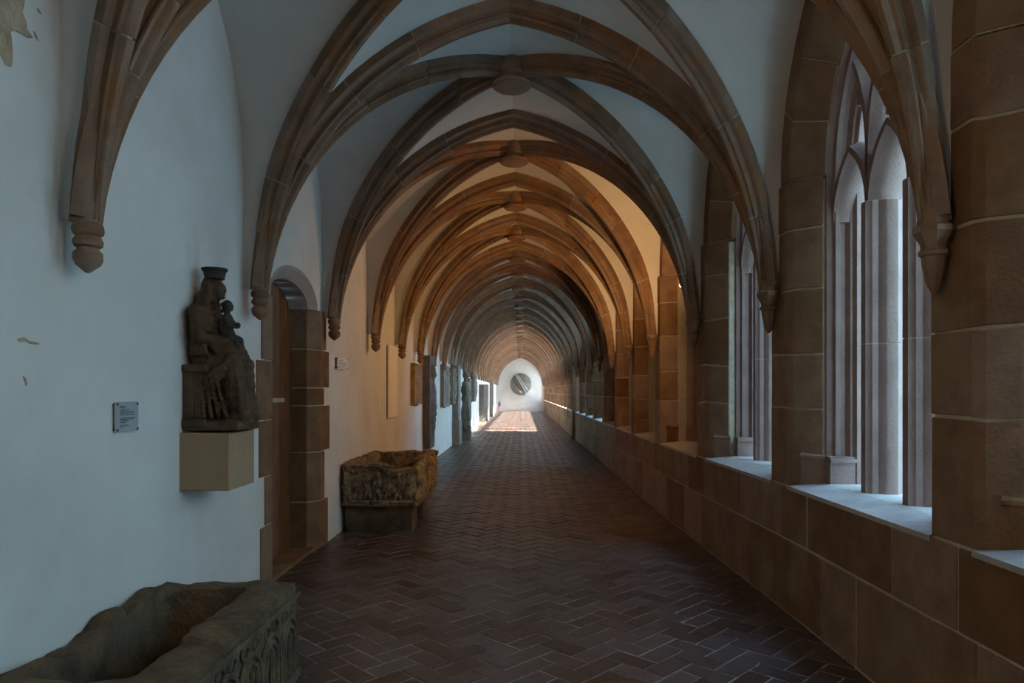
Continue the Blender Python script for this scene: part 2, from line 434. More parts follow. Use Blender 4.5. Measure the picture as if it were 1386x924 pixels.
# ------------------------------------------------------------------ door
door = tag(empty('door_1', (XL - .3, ym, 0)), 'brown wooden door set deep in a sandstone jamb', kind='structure')
def wobj(name, bm, m, parent, **k):   # geometry given in world coordinates under a moved parent
    o = obj(name, bm, m, parent, **k); o.matrix_parent_inverse = Matrix.Translation(parent.location).inverted() if parent.rotation_euler.z == 0 else parent.matrix_world.inverted()
    return o
np_ = 7; pw = (DY1 - DY0)/np_
leaf_bm = nb(); box(leaf_bm, XL - .31, XL - .28, DY0 + .005, DY1 - .005, 0.0, DZ - .02)
wobj('door_leaf', leaf_bm, M['wood'], door)
for i in range(np_):
    a = DY0 + i*pw + .006; b = a + pw - .008
    bm = nb(); za, zb = arch_z(a) - .02, arch_z(b) - .02
    vs = [(XL - .28, a, .04), (XL - .28, b, .04), (XL - .28, b, zb), (XL - .28, a, za)]
    v0 = [bm.verts.new(p) for p in vs]; v1 = [bm.verts.new((p[0] + .03, p[1], p[2])) for p in vs]
    bm.faces.new(v0); bm.faces.new(v1[::-1])
    for q in range(4): bm.faces.new((v0[q], v0[(q+1) % 4], v1[(q+1) % 4], v1[q]))
    wobj('plank', bm, M['wood'], door, bev=.003)
bm = nb(); box(bm, XL - .25, XL - .238, DY0 + .02, DY1 - .25, 1.50, 1.54); wobj('hinge_strap', bm, M['steel'], door)
bm = nb(); box(bm, XL - .32, XL - .02, DY0, DY1, 0.0, 0.035); wobj('threshold', bm, M['sand'], door)
# far jamb: stones with a chamfered corner, alternate widths on the wall face
zs = [0, .49, .99, 1.46, 1.64, 2.03, 2.43]; ws = [.33, .21, .40, .21, .40, .27]
for i in range(6):
    z0, z1 = zs[i] + .006, zs[i+1] - .006; wd = ws[i]; pr = .012 + rnd.uniform(0, .008)
    bm = nb(); prism(bm, [(XL - .34, DY1 - .04), (XL - .09, DY1 - .04), (XL + pr, DY1 + .07), (XL + pr, DY1 + wd), (XL - .34, DY1 + wd)], z0, z1)
    wobj('jamb_stone', bm, M['sand'], door, bev=.005)
zs = [0.0, .52, .915, 1.37, 1.855, 2.40]; ws = [.22, .13, .25, .30, .20]
for i in range(5):
    z0, z1 = zs[i] + .006, zs[i+1] - .006; wd = ws[i]; pr = .012 + rnd.uniform(0, .006)
    bm = nb(); prism(bm, [(XL - .34, DY0 + .02), (XL + pr, DY0 + .02), (XL + pr, DY0 - wd), (XL - .34, DY0 - wd)], z0, z1)
    wobj('jamb_stone', bm, M['sand'], door, bev=.005)
bm = nb(); prism(bm, [(XL - .33, DY1 - .034), (XL - .09, DY1 - .034), (XL + .004, DY1 + .072), (XL + .006, DY1 + .2), (XL - .33, DY1 + .2)], 0, 2.41)
wobj('jamb_mortar', bm, M['mortar'], door)
bm = nb(); prism(bm, [(XL - .33, DY0 + .015), (XL + .006, DY0 + .015), (XL + .006, DY0 - .12), (XL - .33, DY0 - .12)], 0, 2.39)
wobj('jamb_mortar', bm, M['mortar'], door)
# arch band of the door in grey stone, intrados slightly inside the plaster
bm = nb(); rings = []
for i in range(n + 1):
    a = math.pi*i/n; c, s_ = math.cos(a), math.sin(a)
    def P(x, k, h=1.0): return (x, ym - (hw + k)*c, DZ + (DRISE + k)*s_)
    rings.append([P(XL - .34, -.10), P(XL - .06, -.10), P(XL + .004, -.01), P(XL + .004, .02), P(XL - .34, .02)])
loft(bm, rings); wobj('door_arch', bm, M['sill'], door, smooth=True)

# ------------------------------------------------------------------ right wall
bm = nb()
for k in range(K0, K1):
    y0, y1 = YC(k), YC(k+1)
    pl = [(XR(y0) + .012, y0), (XR(y1) + .012, y1), (2.55, y1), (2.55, y0)]
    prism(bm, pl, -0.1, SILL - .035)
for k in range(K0, K1 + 1):
    y = YC(k); x = XR(y)
    prism(bm, [(x + .007, y - .13), (x + .007, y + .13), (x + .042, y + .176), (x + .21, y + .285), (2.52, y + .29), (2.52, y - .29), (x + .21, y - .285), (x + .042, y - .176)], SILL - .04, 3.1)
wall_right = tag(obj('wall_right', bm, M['mortar']), 'sandstone arcade wall with traceried windows above a low parapet', kind='structure')
# parapet blocks
blocks = []
def course(z0, z1, cuts):
    for a, b in zip(cuts, cuts[1:]): blocks.append((a, b, z0, z1))
low = [-1.0, -.3, .45, 1.0, 1.7, 2.3, 2.90, 3.22, 3.95]; up = [-1.0, -.2, .6, 1.1, 1.9, 2.55, 3.03, 3.57, 4.62]
while low[-1] < YEND: low.append(low[-1] + rnd.uniform(.45, .85))
while up[-1] < YEND: up.append(up[-1] + rnd.uniform(.4, .95))
low[-1] = up[-1] = YEND
course(0, .53, low); course(.53, SILL - .03, up)
far_bm = nb(); cnt = 0
def block(bmx, a, b, z0, z1, pr):
    g = .008
    xa, xb = XR(a) - pr, XR(b) - pr
    prism(bmx, [(xa, a + g), (xb, b - g), (xb + .10, b - g), (xa + .10, a + g)], z0 + g, z1 - g)
for a, b, z0, z1 in blocks:
    pr = rnd.uniform(-.003, .006)
    if b > 0.8 and a < 26:
        bm = nb(); block(bm, a, b, z0, z1, pr); obj('stone_block', bm, M['sand'], wall_right, bev=.006); cnt += 1
    else: block(far_bm, a, b, z0, z1, pr)
# pier blocks
CZ = [SILL - .03, 1.49, 1.87, 2.33, 2.77, 3.12]
for k in range(K0, K1 + 1):
    y = YC(k); x = XR(y)
    for c in range(5):
        z0, z1 = CZ[c] + .008, CZ[c+1] - .008
        if k > 0: 
            j = rnd.uniform(-.03, .03) if 0 < c < 4 else 0
        e = rnd.uniform(-.003, .004)
        pl = [(x - e, y - .145), (x - e, y + .145), (x + .035, y + .182), (x + .20, y + .30), (x + .20, y - .30), (x + .035, y - .182)]
        tgt = far_bm
        if -1 <= k < 20:
            bm = nb(); prism(bm, pl, z0, z1)
            for v in bm.verts: v.co.z += (nz((v.co.x*3, v.co.y*3, round(v.co.z*4)), 2.3, 6)*.022 if SILL + .1 < v.co.z < 3.05 else 0) + (rnd.uniform(-.003, .003) if v.co.z > SILL + .1 else 0)
            obj('stone_block', bm, M['sand'], wall_right, bev=.004); cnt += 1
        else: prism(far_bm, pl, z0, z1)
for k in range(-1, 13):
    y = YC(k); x = XR(y)
    for s_ in (-1, 1):
        def pl_(g): 
            p = [(x + .085 - g, y + s_*(.208 + g)), (x + .205 + g*.3, y + s_*(.295 + g)), (x + .205 + g*.3, y + s_*.27), (x + .10, y + s_*.19)]
            return p if s_ > 0 else p[::-1]
        bm = nb(); a_ = [[(px_, py_, zz) for px_, py_ in pl_(g)] for g, zz in ((.012, SILL - .02), (.012, 1.125), (.018, 1.130), (.018, 1.148), (.000, 1.175))]
        loft(bm, a_); obj('jamb_base', bm, M['sand'], wall_right)
# rear arch stones between window arch and vault
def arcpt(half, zs_, za, t):
    """t -1..1 along a pointed arch, 0 at the apex"""
    h = za - zs_; cc = (h*h - half*half)/(2*half); Rr = half + cc; te = math.acos(cc/Rr)
    th = te*(1 - abs(t)); return math.copysign(Rr*math.cos(th) - cc, t), zs_ + Rr*math.sin(th)
ZA = 3.12
def arch_ring(bmx, k, t0, t1, g, n=3):
    yb = YC(k) + B/2; x = XR(yb); rings = []
    for i in range(n + 1):
        t = t0 + g + (t1 - t0 - 2*g)*i/n
        i1 = arcpt(B/2 - .165, ZA, 4.40, t); i2 = arcpt(B/2 - .30, ZA, 4.30, t); o_ = arcpt(B/2 - .001, ZA, 4.96, t)
        rings.append([(x, yb + o_[0], o_[1]), (x, yb + i1[0], i1[1]), (x + .20, yb + i2[0], i2[1]), (2.50, yb + i2[0], i2[1]), (2.50, yb + o_[0], o_[1])])
    loft(bmx, rings)
mortar_bm = nb()
for k in range(K0, K1):
    nv = 8
    for i in range(nv):
        t0, t1 = -1 + 2*i/nv, -1 + 2*(i+1)/nv
        if 0 <= k < 8 and cnt < 290:
            bm = nb(); arch_ring(bm, k, t0, t1, .004); obj('stone_block', bm, M['sand'], wall_right, bev=.003); cnt += 1
        else: arch_ring(far_bm, k, t0, t1, .004)
    yb = YC(k) + B/2; x = XR(yb); rings = []
    for i in range(25):
        t = -1 + 2*i/24
        i1 = arcpt(B/2 - .158, ZA, 4.41, t); i2 = arcpt(B/2 - .29, ZA, 4.31, t); o_ = arcpt(B/2 - .003, ZA, 4.95, t)
        rings.append([(x + .008, yb + o_[0], o_[1]), (x + .008, yb + i1[0], i1[1]), (x + .2, yb + i2[0], i2[1]), (2.49, yb + i2[0], i2[1]), (2.49, yb + o_[0], o_[1])])
    loft(mortar_bm, rings)
tag(obj('stone_courses', far_bm, M['sand'], wall_right), kind='stuff')
obj('joint_mortar', mortar_bm, M['mortar'], wall_right)

# ------------------------------------------------------------------ windows
WX = 2.16      # room side nose of the mullions
def sweep_yz(bm, pts, prof, closed=False):
    """pts (y,z) path in a plane of constant x ; prof list of (n offset to the left normal, x)"""
    rings = []
    m = len(pts)
    for i, (y, z) in enumerate(pts):
        a = pts[(i-1) % m] if (closed or i > 0) else pts[i]; b = pts[(i+1) % m] if (closed or i < m-1) else pts[i]
        ty, tz = b[0]-a[0], b[1]-a[1]; l = math.hypot(ty, tz) or 1; ny, nz_ = -tz/l, ty/l
        rings.append([(x, y + ny*o_, z + nz_*o_) for o_, x in prof])
    if closed: rings.append(rings[0]); loft(bm, rings, False, False)
    else: loft(bm, rings)
    if closed: bmesh.ops.remove_doubles(bm, verts=bm.verts, dist=1e-5)
MP = [(-.028, 0), (.028, 0), (.032, .02), (.045, .035), (.050, .07), (.078, .10), (.085, .115), (.085, .175), (.05, .21), (.028, .29), (-.028, .29), (-.05, .21), (-.085, .175), (-.085, .115), (-.078, .10), (-.050, .07), (-.045, .035), (-.032, .02)]
TP = [(-.020, .02), (.020, .02), (.026, .05), (.045, .08), (.050, .115), (.050, .175), (.03, .21), (.016, .27), (-.016, .27), (-.03, .21), (-.050, .175), (-.050, .115), (-.045, .08), (-.026, .05)]
hwin = B/2 - .30    # half opening at the frame
def lancet(yc, half, zs_, za, n=7):
    return [(yc + arcpt(half, zs_, za, -1 + 2*i/(2*n))[0], arcpt(half, zs_, za, -1 + 2*i/(2*n))[1]) for i in range(2*n + 1)]
frame_bm = nb()
path = [(-hwin, SILL), (-hwin, ZA)] + lancet(0, hwin, ZA, 4.28, 12)[1:-1] + [(hwin, ZA), (hwin, SILL)]
# jamb profile : offset n positive is to the left of travel = outside of the opening on the way up
JP = [(.12, -.02), (.0, -.02), (-.012, .02), (-.03, .03), (-.03, .06), (-.012, .07), (-.02, .10), (-.055, .12), (-.06, .135), (-.09, .15), (-.09, .20), (-.05, .24), (-.02, .33), (.12, .33)]
sweep_yz(frame_bm, path, [(o_, WX + x) for o_, x in JP])
for s in (-1, 1):    # moulded base blocks of the jamb
    y = s*hwin
    for (z0, z1, d) in ((SILL - .01, SILL + .16, .050), (SILL + .16, SILL + .185, .062), (SILL + .185, SILL + .20, .045)):
        a, b = sorted((y + s*.05, y - s*(d + .03))); box(frame_bm, WX - .03, WX + .16, a, b, z0, z1)
frame_bm.normal_update()
def me_of(bm, name, m, smooth=True, angle=30):
    bmesh.ops.recalc_face_normals(bm, faces=bm.faces)
    me = bpy.data.meshes.new(name); bm.to_mesh(me); bm.free(); me.materials.append(m)
    if smooth:
        me.polygons.foreach_set('use_smooth', [True]*len(me.polygons)); me.set_sharp_from_angle(angle=R(angle))
    return me
me_frame = me_of(frame_bm, 'window_frame', M['pale'])
ml = 2*hwin/3
bm = nb(); sweep_yz(bm, [(0, SILL), (0, 2.80)], [(o_*.93, WX + .004 + x*.97) for o_, x in MP]); nf = len(bm.faces)
for za_, zb_ in ((SILL, 1.897), (1.905, 2.796)): sweep_yz(bm, [(0, za_), (0, zb_)], [(o_, WX + x) for o_, x in MP])
bm.faces.ensure_lookup_table()
for i_ in range(nf): bm.faces[i_].material_index = 1
me_mul = me_of(bm, 'mullion', M['pale']); me_mul.materials.append(M['mortar'])
bm = nb(); sweep_yz(bm, [(0, 2.80), (0, 3.30)], [(o_*.8, WX + x) for o_, x in TP])
tr_bm = nb(); TPx = [(o_, WX + x) for o_, x in TP]
for q in (-1, 0, 1):
    sweep_yz(tr_bm, lancet(q*ml, ml/2, 2.78, 3.22, 8), TPx)
Hf = arcpt(hwin, ZA, 4.28, -.5)
for s_ in (-1, 1):      # bars springing from the mullions parallel to the window arch
    h_ = 4.28 - ZA; cc_ = (h_*h_ - hwin*hwin)/(2*hwin); Rr = hwin + cc_
    for y0, zt in ((-ml*.5, 3.10), (ml*.5, 3.10)):
        pts = [(s_*y0, 2.80), (s_*y0, 3.10)]
        for q in range(1, 14):
            th = q*R(5.2); y = y0 + Rr - Rr*math.cos(th); z = 3.10 + Rr*math.sin(th)
            yl = y
            if yl > hwin*.96: break
            f_ = arcpt(hwin, ZA, 4.28, 0)
            if z > ZA:
                sz = min(1, (z - ZA)/Rr); lim = Rr*math.cos(math.asin(sz)) - cc_
                if yl > lim: break
            pts.append((s_*yl, z))
        sweep_yz(tr_bm, pts, [(o_*.85, x) for o_, x in TPx])
for yc, zc in ((0, 3.42), (-.36, 3.62), (.36, 3.62)):
    sweep_yz(tr_bm, [(yc, zc - .16), (yc, zc - .06)], [(o_*.5, x) for o_, x in TPx])
bm.free()
me_tr = me_of(tr_bm, 'tracery', M['pale'])
# sill as sloped slab
for k in range(K0, K1):
    yb = YC(k) + B/2; x = XR(yb); nwin = k - K0 + 1
    win = tag(empty('window_%d' % nwin, (0, yb, 0)), kind='structure', label='traceried stone window opening of three lights')
    blind = 3 <= k <= 6
    for me, nm in ((me_frame, 'window_frame'), (me_tr, 'tracery')):
        o = bpy.data.objects.new(nm, me); C.objects.link(o); o.parent = win
    for s in (-.5, .5):
        o = bpy.data.objects.new('mullion', me_mul); C.objects.link(o); o.parent = win; o.location = (0, s*ml, 0)
    bm = nb()
    xa, xb = x - XR(yb) + XR(yb), x
    h = B/2 - .15
    x0, x1 = XR(yb - h) - .006, XR(yb + h) - .006
    vs = [(x0, -h, SILL - .028), (x1, h, SILL - .028), (x + .2, B/2 - .30, SILL + .012), (2.56, B/2 - .30, SILL + .012), (2.56, -B/2 + .30, SILL + .012), (x + .2, -B/2 + .30, SILL + .012)]
    a = [bm.verts.new((p[0], p[1], SILL - .055)) for p in vs]; b = [bm.verts.new(p) for p in vs]
    bm.faces.new(b); bm.faces.new(a[::-1])
    for i in range(6): bm.faces.new((a[i], a[(i+1) % 6], b[(i+1) % 6], b[i]))
    obj('window_sill', bm, M['sill'], win)
    if blind:
        bm = nb(); box(bm, 2.52, 2.62, -B/2, B/2, SILL - .1, 4.9); obj('infill_wall', bm, M['mortar'], win)
        z = SILL - .05; row = 0; fb = nb()
        while z < 4.5:
            hz = rnd.uniform(.28, .42); y = -hwin - .1 - (row % 2)*.2
            while y < hwin + .1:
                wd = rnd.uniform(.35, .6); a_, b_ = max(y, -hwin-.1), min(y + wd, hwin + .1)
                if b_ - a_ > .05:
                    bb = nb(); box(bb, 2.49, 2.53, a_ + .006, b_ - .006, z + .006, z + hz - .006); obj('infill_stone', bb, M['sand'], win)
                y += wd
            z += hz; row += 1
        fb.free()
# outer band of wall over the windows and behind the piers is covered by arch stones; seal between wall top and roof
bm = nb(); box(bm, 2.50, 2.62, YBACK - .3, YEND + .3, 4.30, 4.98)
obj('wall_head', bm, M['sand'], wall_right)

# end and back walls
bm = nb(); box(bm, XL - .6, 2.6, YEND, YEND + .3, -.1, 5.0)
wall_far = tag(obj('wall_far', bm, M['plaster']), 'white end wall carrying the round relief', kind='structure')
bm = nb(); box(bm, XL - .6, 2.6, YBACK - .3, YBACK, -.1, 5.0)
tag(obj('wall_near', bm, M['plaster']), 'white wall added behind the viewer to keep the light in', kind='structure')  # the walk runs on here; wall added to enclose the light

# slender pier on the right far along the walk
bm = nb(); ypp = 23.0
prism(bm, [(1.70, ypp - .09), (1.82, ypp - .12), (1.95, ypp - .12), (1.95, ypp + .12), (1.82, ypp + .12), (1.70, ypp + .09)], 0.12, 2.35)
prism(bm, [(1.67, ypp - .13), (1.95, ypp - .15), (1.95, ypp + .15), (1.67, ypp + .13)], 0, .12)
prism(bm, [(1.66, ypp - .13), (1.95, ypp - .15), (1.95, ypp + .15), (1.66, ypp + .13)], 2.35, 2.47)
tag(obj('wall_pier', bm, M['sand'], bev=.006), 'slender sandstone pilaster standing in front of the arcade wall', kind='structure')
for o in (o for o in (bpy.data.objects.get('wall_pier'),) if o): o.parent = wall_right; o.name = 'pilaster'; del o['kind']

# ------------------------------------------------------------------ unseen courtyard and buildings, set up to shape the window light
bm = nb(); box(bm, 2.62, 60, -50, 90, -.5, -.2)
tag(obj('courtyard_ground', bm, M['bounce_gravel']), 'unseen courtyard ground made pale to bounce light indoors', kind='structure')  # pale surface chosen to throw light up into the vaults
bld = tag(empty('sun_block_wing', (24, -18, 0)), 'tall unseen wing added across the courtyard to block the sun', 'building')  # added to keep direct sun off all but the far bays
bm = nb(); box(bm, 24, 30, -60, 26, -.5, 22); wobj('wall', bm, M['render'], bld)
bm = nb(); loft(bm, [[(23.6, y, 22), (30.4, y, 22), (27, y, 25)] for y in (-60.3, 26.2)]); wobj('roof', bm, M['rooftile'], bld)
ch = tag(empty('sky_cut_annex', (5, YC(5), 0)), 'unseen annex outside the blocked windows, enlarged to cut sky light', 'building')  # depth and height chosen to hold sky light off the near windows
bm = nb(); box(bm, 2.64, 14, YC(3) + .1, YC(7) - .1, -.5, 10); wobj('wall', bm, M['render'], ch)
bm = nb(); loft(bm, [[(2.64, y, 10), (14.3, y, 10), (8.4, y, 13)] for y in (YC(3) + .05, YC(7) - .05)]); wobj('roof', bm, M['rooftile'], ch)

low = tag(empty('sky_block_wing', (9, -20, 0)), 'lower unseen wing added to dim the nearest windows', 'building')  # added so that less sky light reaches the near bays
bm = nb(); box(bm, 7.5, 20, -60, 6.2, -.5, 9.5); wobj('wall', bm, M['render'], low)
bm = nb(); loft(bm, [[(7.2, y, 9.5), (20.3, y, 9.5), (13.7, y, 12.5)] for y in (-60.3, 6.5)]); wobj('roof', bm, M['rooftile'], low)

# ------------------------------------------------------------------ lamps
def spotlamp(y, z, label, power, size, aim, color=(1, .55, .22), dirs=((-.6, .5, .6), (-.6, .9, .45)), blend=.8, x=None):
    xw = (x if x else XR(y)) + .02
    t = tag(empty('spotlight', (xw, y, z)), label, 'spotlight', 'spotlights on the arcade wall')
    bm = nb(); box(bm, -.035, .0, -.05, .11, -.05, .05); obj('mounting_box', bm, M['metal'], t)
    for i, d in enumerate(dirs):
        d = Vector(d).normalized(); q = d.to_track_quat('Z', 'Y').to_matrix().to_4x4()
        c = Vector((-.075, i*.075, .01))
        bm = nb(); lathe(bm, [(.012, -.06), (.022, -.05), (.026, .045), (.022, .045)], 12); bm.transform(Matrix.Translation(c) @ q); head = obj('lamp_head', bm, M['metal'], t, smooth=True)
        bm = nb(); lathe(bm, [(.021, .044), (.019, .050), (.010, .053)], 12); bm.transform(Matrix.Translation(c) @ q); obj('lamp_glass', bm, M['bulb'], head, smooth=True)
        bm = nb(); tube(bm, [(-.03, i*.075, 0), c], .006); obj('bracket', bm, M['metal'], t)
        ld = bpy.data.lights.new('spot', 'SPOT'); ld.energy = power; ld.spot_size = R(size); ld.spot_blend = blend; ld.color = color; ld.shadow_soft_size = .03
        lo = bpy.data.objects.new('spot_beam', ld); C.objects.link(lo); lo.parent = t; lo.location = c + d*.07
        lo.rotation_euler = d.to_track_quat('-Z', 'Y').to_euler()
    return t
LP = 75
spotlamp(7.50, 2.79, 'small twin spotlight in front of the first warm lit bay', LP, 150, None, dirs=((-.6, .7, .5), (-.8, .5, -.45)))
spotlamp(YC(4) + .45, 2.79, 'twin spotlight in the second warm lit bay', LP*.8, 150, None, dirs=((-.6, .7, .5), (-.8, .45, -.4)))
spotlamp(YC(5) + .45, 2.79, 'twin spotlight in the third warm lit bay', LP*.9, 150, None, dirs=((-.6, .7, .5), (-.8, .45, -.4)))
spotlamp(YC(0) - .55, 2.9, 'twin spotlight above the viewer', 25, 140, None, dirs=((-.8, .7, .35), (-.3, 1.0, .2)))
lf = spotlamp(-.4, 2.75, 'twin spotlight on the left wall behind the viewer', 52, 150, None, dirs=((-.75, -.9, .30), (-.6, -.7, .05)), color=(1, .66, .32), x=1.9)
lf.location.x = XL - .02; lf.rotation_euler.z = math.pi

exec_things = True
# ------------------------------------------------------------------ stone troughs
def rr(hx, hy, r, n=64):
    """rounded rectangle, n points evenly by parameter"""
    pts = []; per = 4*(hx + hy)
    for i in range(n):
        a = 2*math.pi*i/n; c, s = math.cos(a), math.sin(a)
        k = 1/max(abs(c)/hx, abs(s)/hy); x, y = c*k, s*k
        # round the corner
        ox, oy = abs(x) - (hx - r), abs(y) - (hy - r)
        if ox > 0 and oy > 0:
            l = math.hypot(ox, oy)
            x = math.copysign(hx - r + ox/l*r, x); y = math.copysign(hy - r + oy/l*r, y)
        pts.append((x, y))
    return pts
def trough(bm, hx, hy, z0, z1, wall, floor_z, r_out, seed, rim, amp=.012, n=160, wallfn=None, cavity_shift=(0, 0)):
    out_ = rr(hx, hy, r_out, n)
    inn = rr(hx - wall[0], hy - wall[1], .04, n)
    inn = [(a + cavity_shift[0], b + cavity_shift[1]) for a, b in inn]
    rings = []
    def dis(p, a=amp):
        q = Vector(p); k = nz(q, 5, seed)*a + nz(q, 18, seed)*a*.4
        d = Vector((q.x, q.y, 0)).normalized() if q.length else Vector((0, 0, 1))
        return q + d*k + Vector((0, 0, nz(q, 6, seed + 3)*a*.7))
    L = 12
    for i in range(L + 1):
        t = i/L; rings.append([dis((x, y, z0 + (z1 + rim(x, y) - z0)*t)) for x, y in out_])
    for f in (.08, .3, .55, .8, .93):
        rings.append([dis((x + (a - x)*f, y + (b - y)*f, z1 + rim(x, y) + (.012 if .1 < f < .9 else .004)), amp*1.2) for (x, y), (a, b) in zip(out_, inn)])
    for i in range(0, 8):
        t = i/7; rings.append([dis((a*(1 - .06*t), b*(1 - .04*t), (z1 + rim(x, y))*(1 - t) + floor_z*t), amp) for (x, y), (a, b) in zip(out_, inn)])
    for f in (.6, .2): rings.append([dis((a*.94*f, b*.96*f, floor_z), amp) for a, b in inn])
    loft(bm, rings)
# foreground trough
t1 = tag(empty('stone_sarcophagus', (-1.665, 3.19, 0)), 'large dark stone trough with carved side in the near left corner', 'sarcophagus', 'stone sarcophagi')
bm = nb()
def rim1(x, y):
    z = 0
    if x < -.2: z -= .07*max(0, math.sin((y + .62)*4.2))*.9 + .03*nz((x, y, 0), 6, 2)
    z += -.02*(y < -.3)
    return z + .012*nz((x, y, 0), 5, 4)
def mk1():
    trough(bm, .395, .70, 0.0, .515, (.175, .13), .10, .06, 3, rim1, .016, cavity_shift=(-.055, 0))
mk1(); body1 = obj('trough_body', bm, M['dark'], t1, smooth=True, angle=50)
# carved arcade on the aisle side and on the far end
rel = nb(); xf = .398
ny = 5; wd = 1.30/ny
for i in range(ny):
    y = -.65 + wd*(i + .5)
    for rr_, zz in ((wd*.45, .24), (wd*.30, .24)):
        pts = [(xf, y - rr_, .06), (xf, y - rr_, zz)] + [(xf, y + arcpt(rr_, zz, zz + rr_*1.15, -1 + j/5)[0], arcpt(rr_, zz, zz + rr_*1.15, -1 + j/5)[1]) for j in range(1, 10)] + [(xf, y + rr_, zz), (xf, y + rr_, .06)]
        tube(rel, pts, .016, 6)
    tube(rel, [(xf, y, .06), (xf, y, .30)], .014, 6)
    for s in (-1, 1):
        tube(rel, [(xf, y + s*wd*.22 + .035*math.cos(a), .40 + .035*math.sin(a)) for a in [2*math.pi*j/8 for j in range(9)]], .010, 5)
box(rel, xf - .03, xf + .018, -.68, .68, .0, .06); box(rel, xf - .03, xf + .014, -.68, .68, .445, .475)
for v in rel.verts: v.co += Vector((nz(v.co, 20)*.004, 0, nz(v.co, 15, 3)*.006))
obj('carved_arcade', rel, M['dark'], body1, smooth=True, angle=50)
# second trough further on
t2 = tag(empty('stone_sarcophagus', (-1.62, 8.62, 0)), 'weathered carved stone trough on block supports beside the door', 'sarcophagus', 'stone sarcophagi')
bm = nb()
def rim2(x, y):
    z = .02*nz((x, y, 0), 5, 9)
    if y < -.6 and x > .12: z -= .07
    if x > .3: z += .02
    return z
trough(bm, .435, .86, .30, .775, (.10, .13), .42, .05, 11, rim2, .016, n=180)
for v in bm.verts:
    if v.co.y < -.8 and .34 < v.co.z < .74 and abs(v.co.x) < .40:
        k = nz((v.co.x, 0, v.co.z), 9, 5); v.co.y -= max(0, k)*.07
    if v.co.x > .41 and v.co.z > .33:
        v.co.x += max(0, nz((v.co.y, 0, v.co.z), 7, 8))*.07
body2 = obj('trough_body', bm, M['panelstone'], t2, smooth=True, angle=50)
# carved figures in the panel
fig = nb()
for i in range(7):
    x = -.36 + i*.115; 
    ell(fig, (x, -.865, .66 + .02*math.sin(i*2)), (.026, .03, .034)); ell(fig, (x + .004, -.865, .54), (.036, .028, .095)); ell(fig, (x - .02, -.87, .44), (.018, .025, .075), (R(12), 'Y')); ell(fig, (x + .022, -.87, .44), (.018, .025, .075), (R(-10), 'Y'))
    cap(fig, (x - .03, -.875, .60), (x - .055 + .02*(i % 3), -.88, .52), .014)
tube(fig, [(-.40, -.865, .75), (.16, -.865, .75)], .016, 6); tube(fig, [(-.40, -.865, .355), (.40, -.865, .345)], .018, 6)
o = obj('carved_figures', fig, M['panelstone'], body2, smooth=True); remeshed(o, .010, 2, .012)
edge = nb()
pts = [(.43 + .02*math.sin(i*1.3), -.82 + .05*math.sin(i*.9) + i*.055, .70 + .035*math.sin(i*1.7)) for i in range(26)]
for p in pts:
    ell(edge, p, (.05, .06, .06)); ell(edge, (p[0] + .012, p[1], p[2] - .14 - .03*math.sin(p[1]*9)), (.035, .045, .10)); 
    if rnd.random() < .6: ell(edge, (p[0] - .005, p[1], .42), (.035, .05, .07))
o = obj('carved_edge', edge, M['warmlit'], body2, smooth=True); o['label'] = 'weathered carving along the aisle side, warm lamp light painted in'; remeshed(o, .014, 2, .025)
for (a, b, c, d) in ((-.40, .36, -.79, -.42), (-.40, .36, .10, .45)):
    bm = nb(); box(bm, a, b, c, d, 0, .30); bmesh.ops.subdivide_edges(bm, edges=bm.edges, cuts=5, use_grid_fill=True)
    for v in bm.verts: v.co += Vector((nz(v.co, 8)*.008, nz(v.co, 8, 2)*.01, 0))
    obj('support_block', bm, M['dark'], t2)

# ------------------------------------------------------------------ statue on its console
cons = tag(empty('stone_console', (-1.92, 4.325, 1.0)), 'plain tan sandstone block projecting from the wall under the statue', 'console')
bm = nb(); box(bm, -.16, .15, -.195, .195, 0, .35); obj('console_block', bm, M['console'], cons, bev=.004)
st = tag(empty('madonna_statue', (-1.90, 4.325, 1.362)), 'dark carved statue of a crowned seated woman holding a child', 'statue')
bm = nb(); box(bm, -.165, .175, -.175, .175, 0, .05)
ell(bm, (.02, 0, .05), (.19, .17, .05)); ell(bm, (.10, -.03, .06), (.10, .14, .05)); ell(bm, (-.1, -.1, .05), (.08, .08, .04))
o = obj('plinth', bm, M['statue'], st); remeshed(o, .009, 3, .012)
bm = nb()
box(bm, -.165, -.03, -.165, -.125, .03, .36); box(bm, -.168, -.01, -.18, -.11, .36, .405); box(bm, -.168, -.02, -.18, -.115, .02, .07)
box(bm, -.165, -.03, .125, .165, .03, .36); box(bm, -.168, -.01, .11, .18, .36, .405)
box(bm, -.165, -.02, -.13, .13, .03, .30); box(bm, -.14, -.05, -.171, -.16, .08, .33)
obj('throne', bm, M['statue'], st, bev=.006)
f = nb()
ell(f, (-.085, 0, .60), (.085, .115, .19)); ell(f, (-.10, 0, .74), (.075, .145, .065)); ell(f, (-.085, 0, .66), (.08, .13, .12))
cap(f, (-.07, 0, .76), (-.052, 0, .84), .042)
ell(f, (-.035, 0, .885), (.052, .048, .070)); ell(f, (-.015, 0, .858), (.034, .034, .040))            # head and jaw
ell(f, (.020, 0, .880), (.012, .009, .020)); ell(f, (.010, 0, .905), (.012, .034, .010)); ell(f, (.012, 0, .850), (.010, .016, .006)); ell(f, (.008, 0, .832), (.014, .016, .012))
ell(f, (.006, .020, .885), (.009, .010, .008)); ell(f, (.006, -.020, .885), (.009, .010, .008))
ell(f, (-.075, 0, .885), (.055, .062, .085)); ell(f, (-.10, 0, .80), (.052, .085, .10)); ell(f, (-.13, 0, .70), (.042, .115, .13)) # veil
for s in (-1, 1):
    cap(f, (-.06, s*.052, .90), (-.06, s*.085, .72), .020, .026); cap(f, (-.02, s*.055, .80), (.0, s*.07, .60), .014, .016)
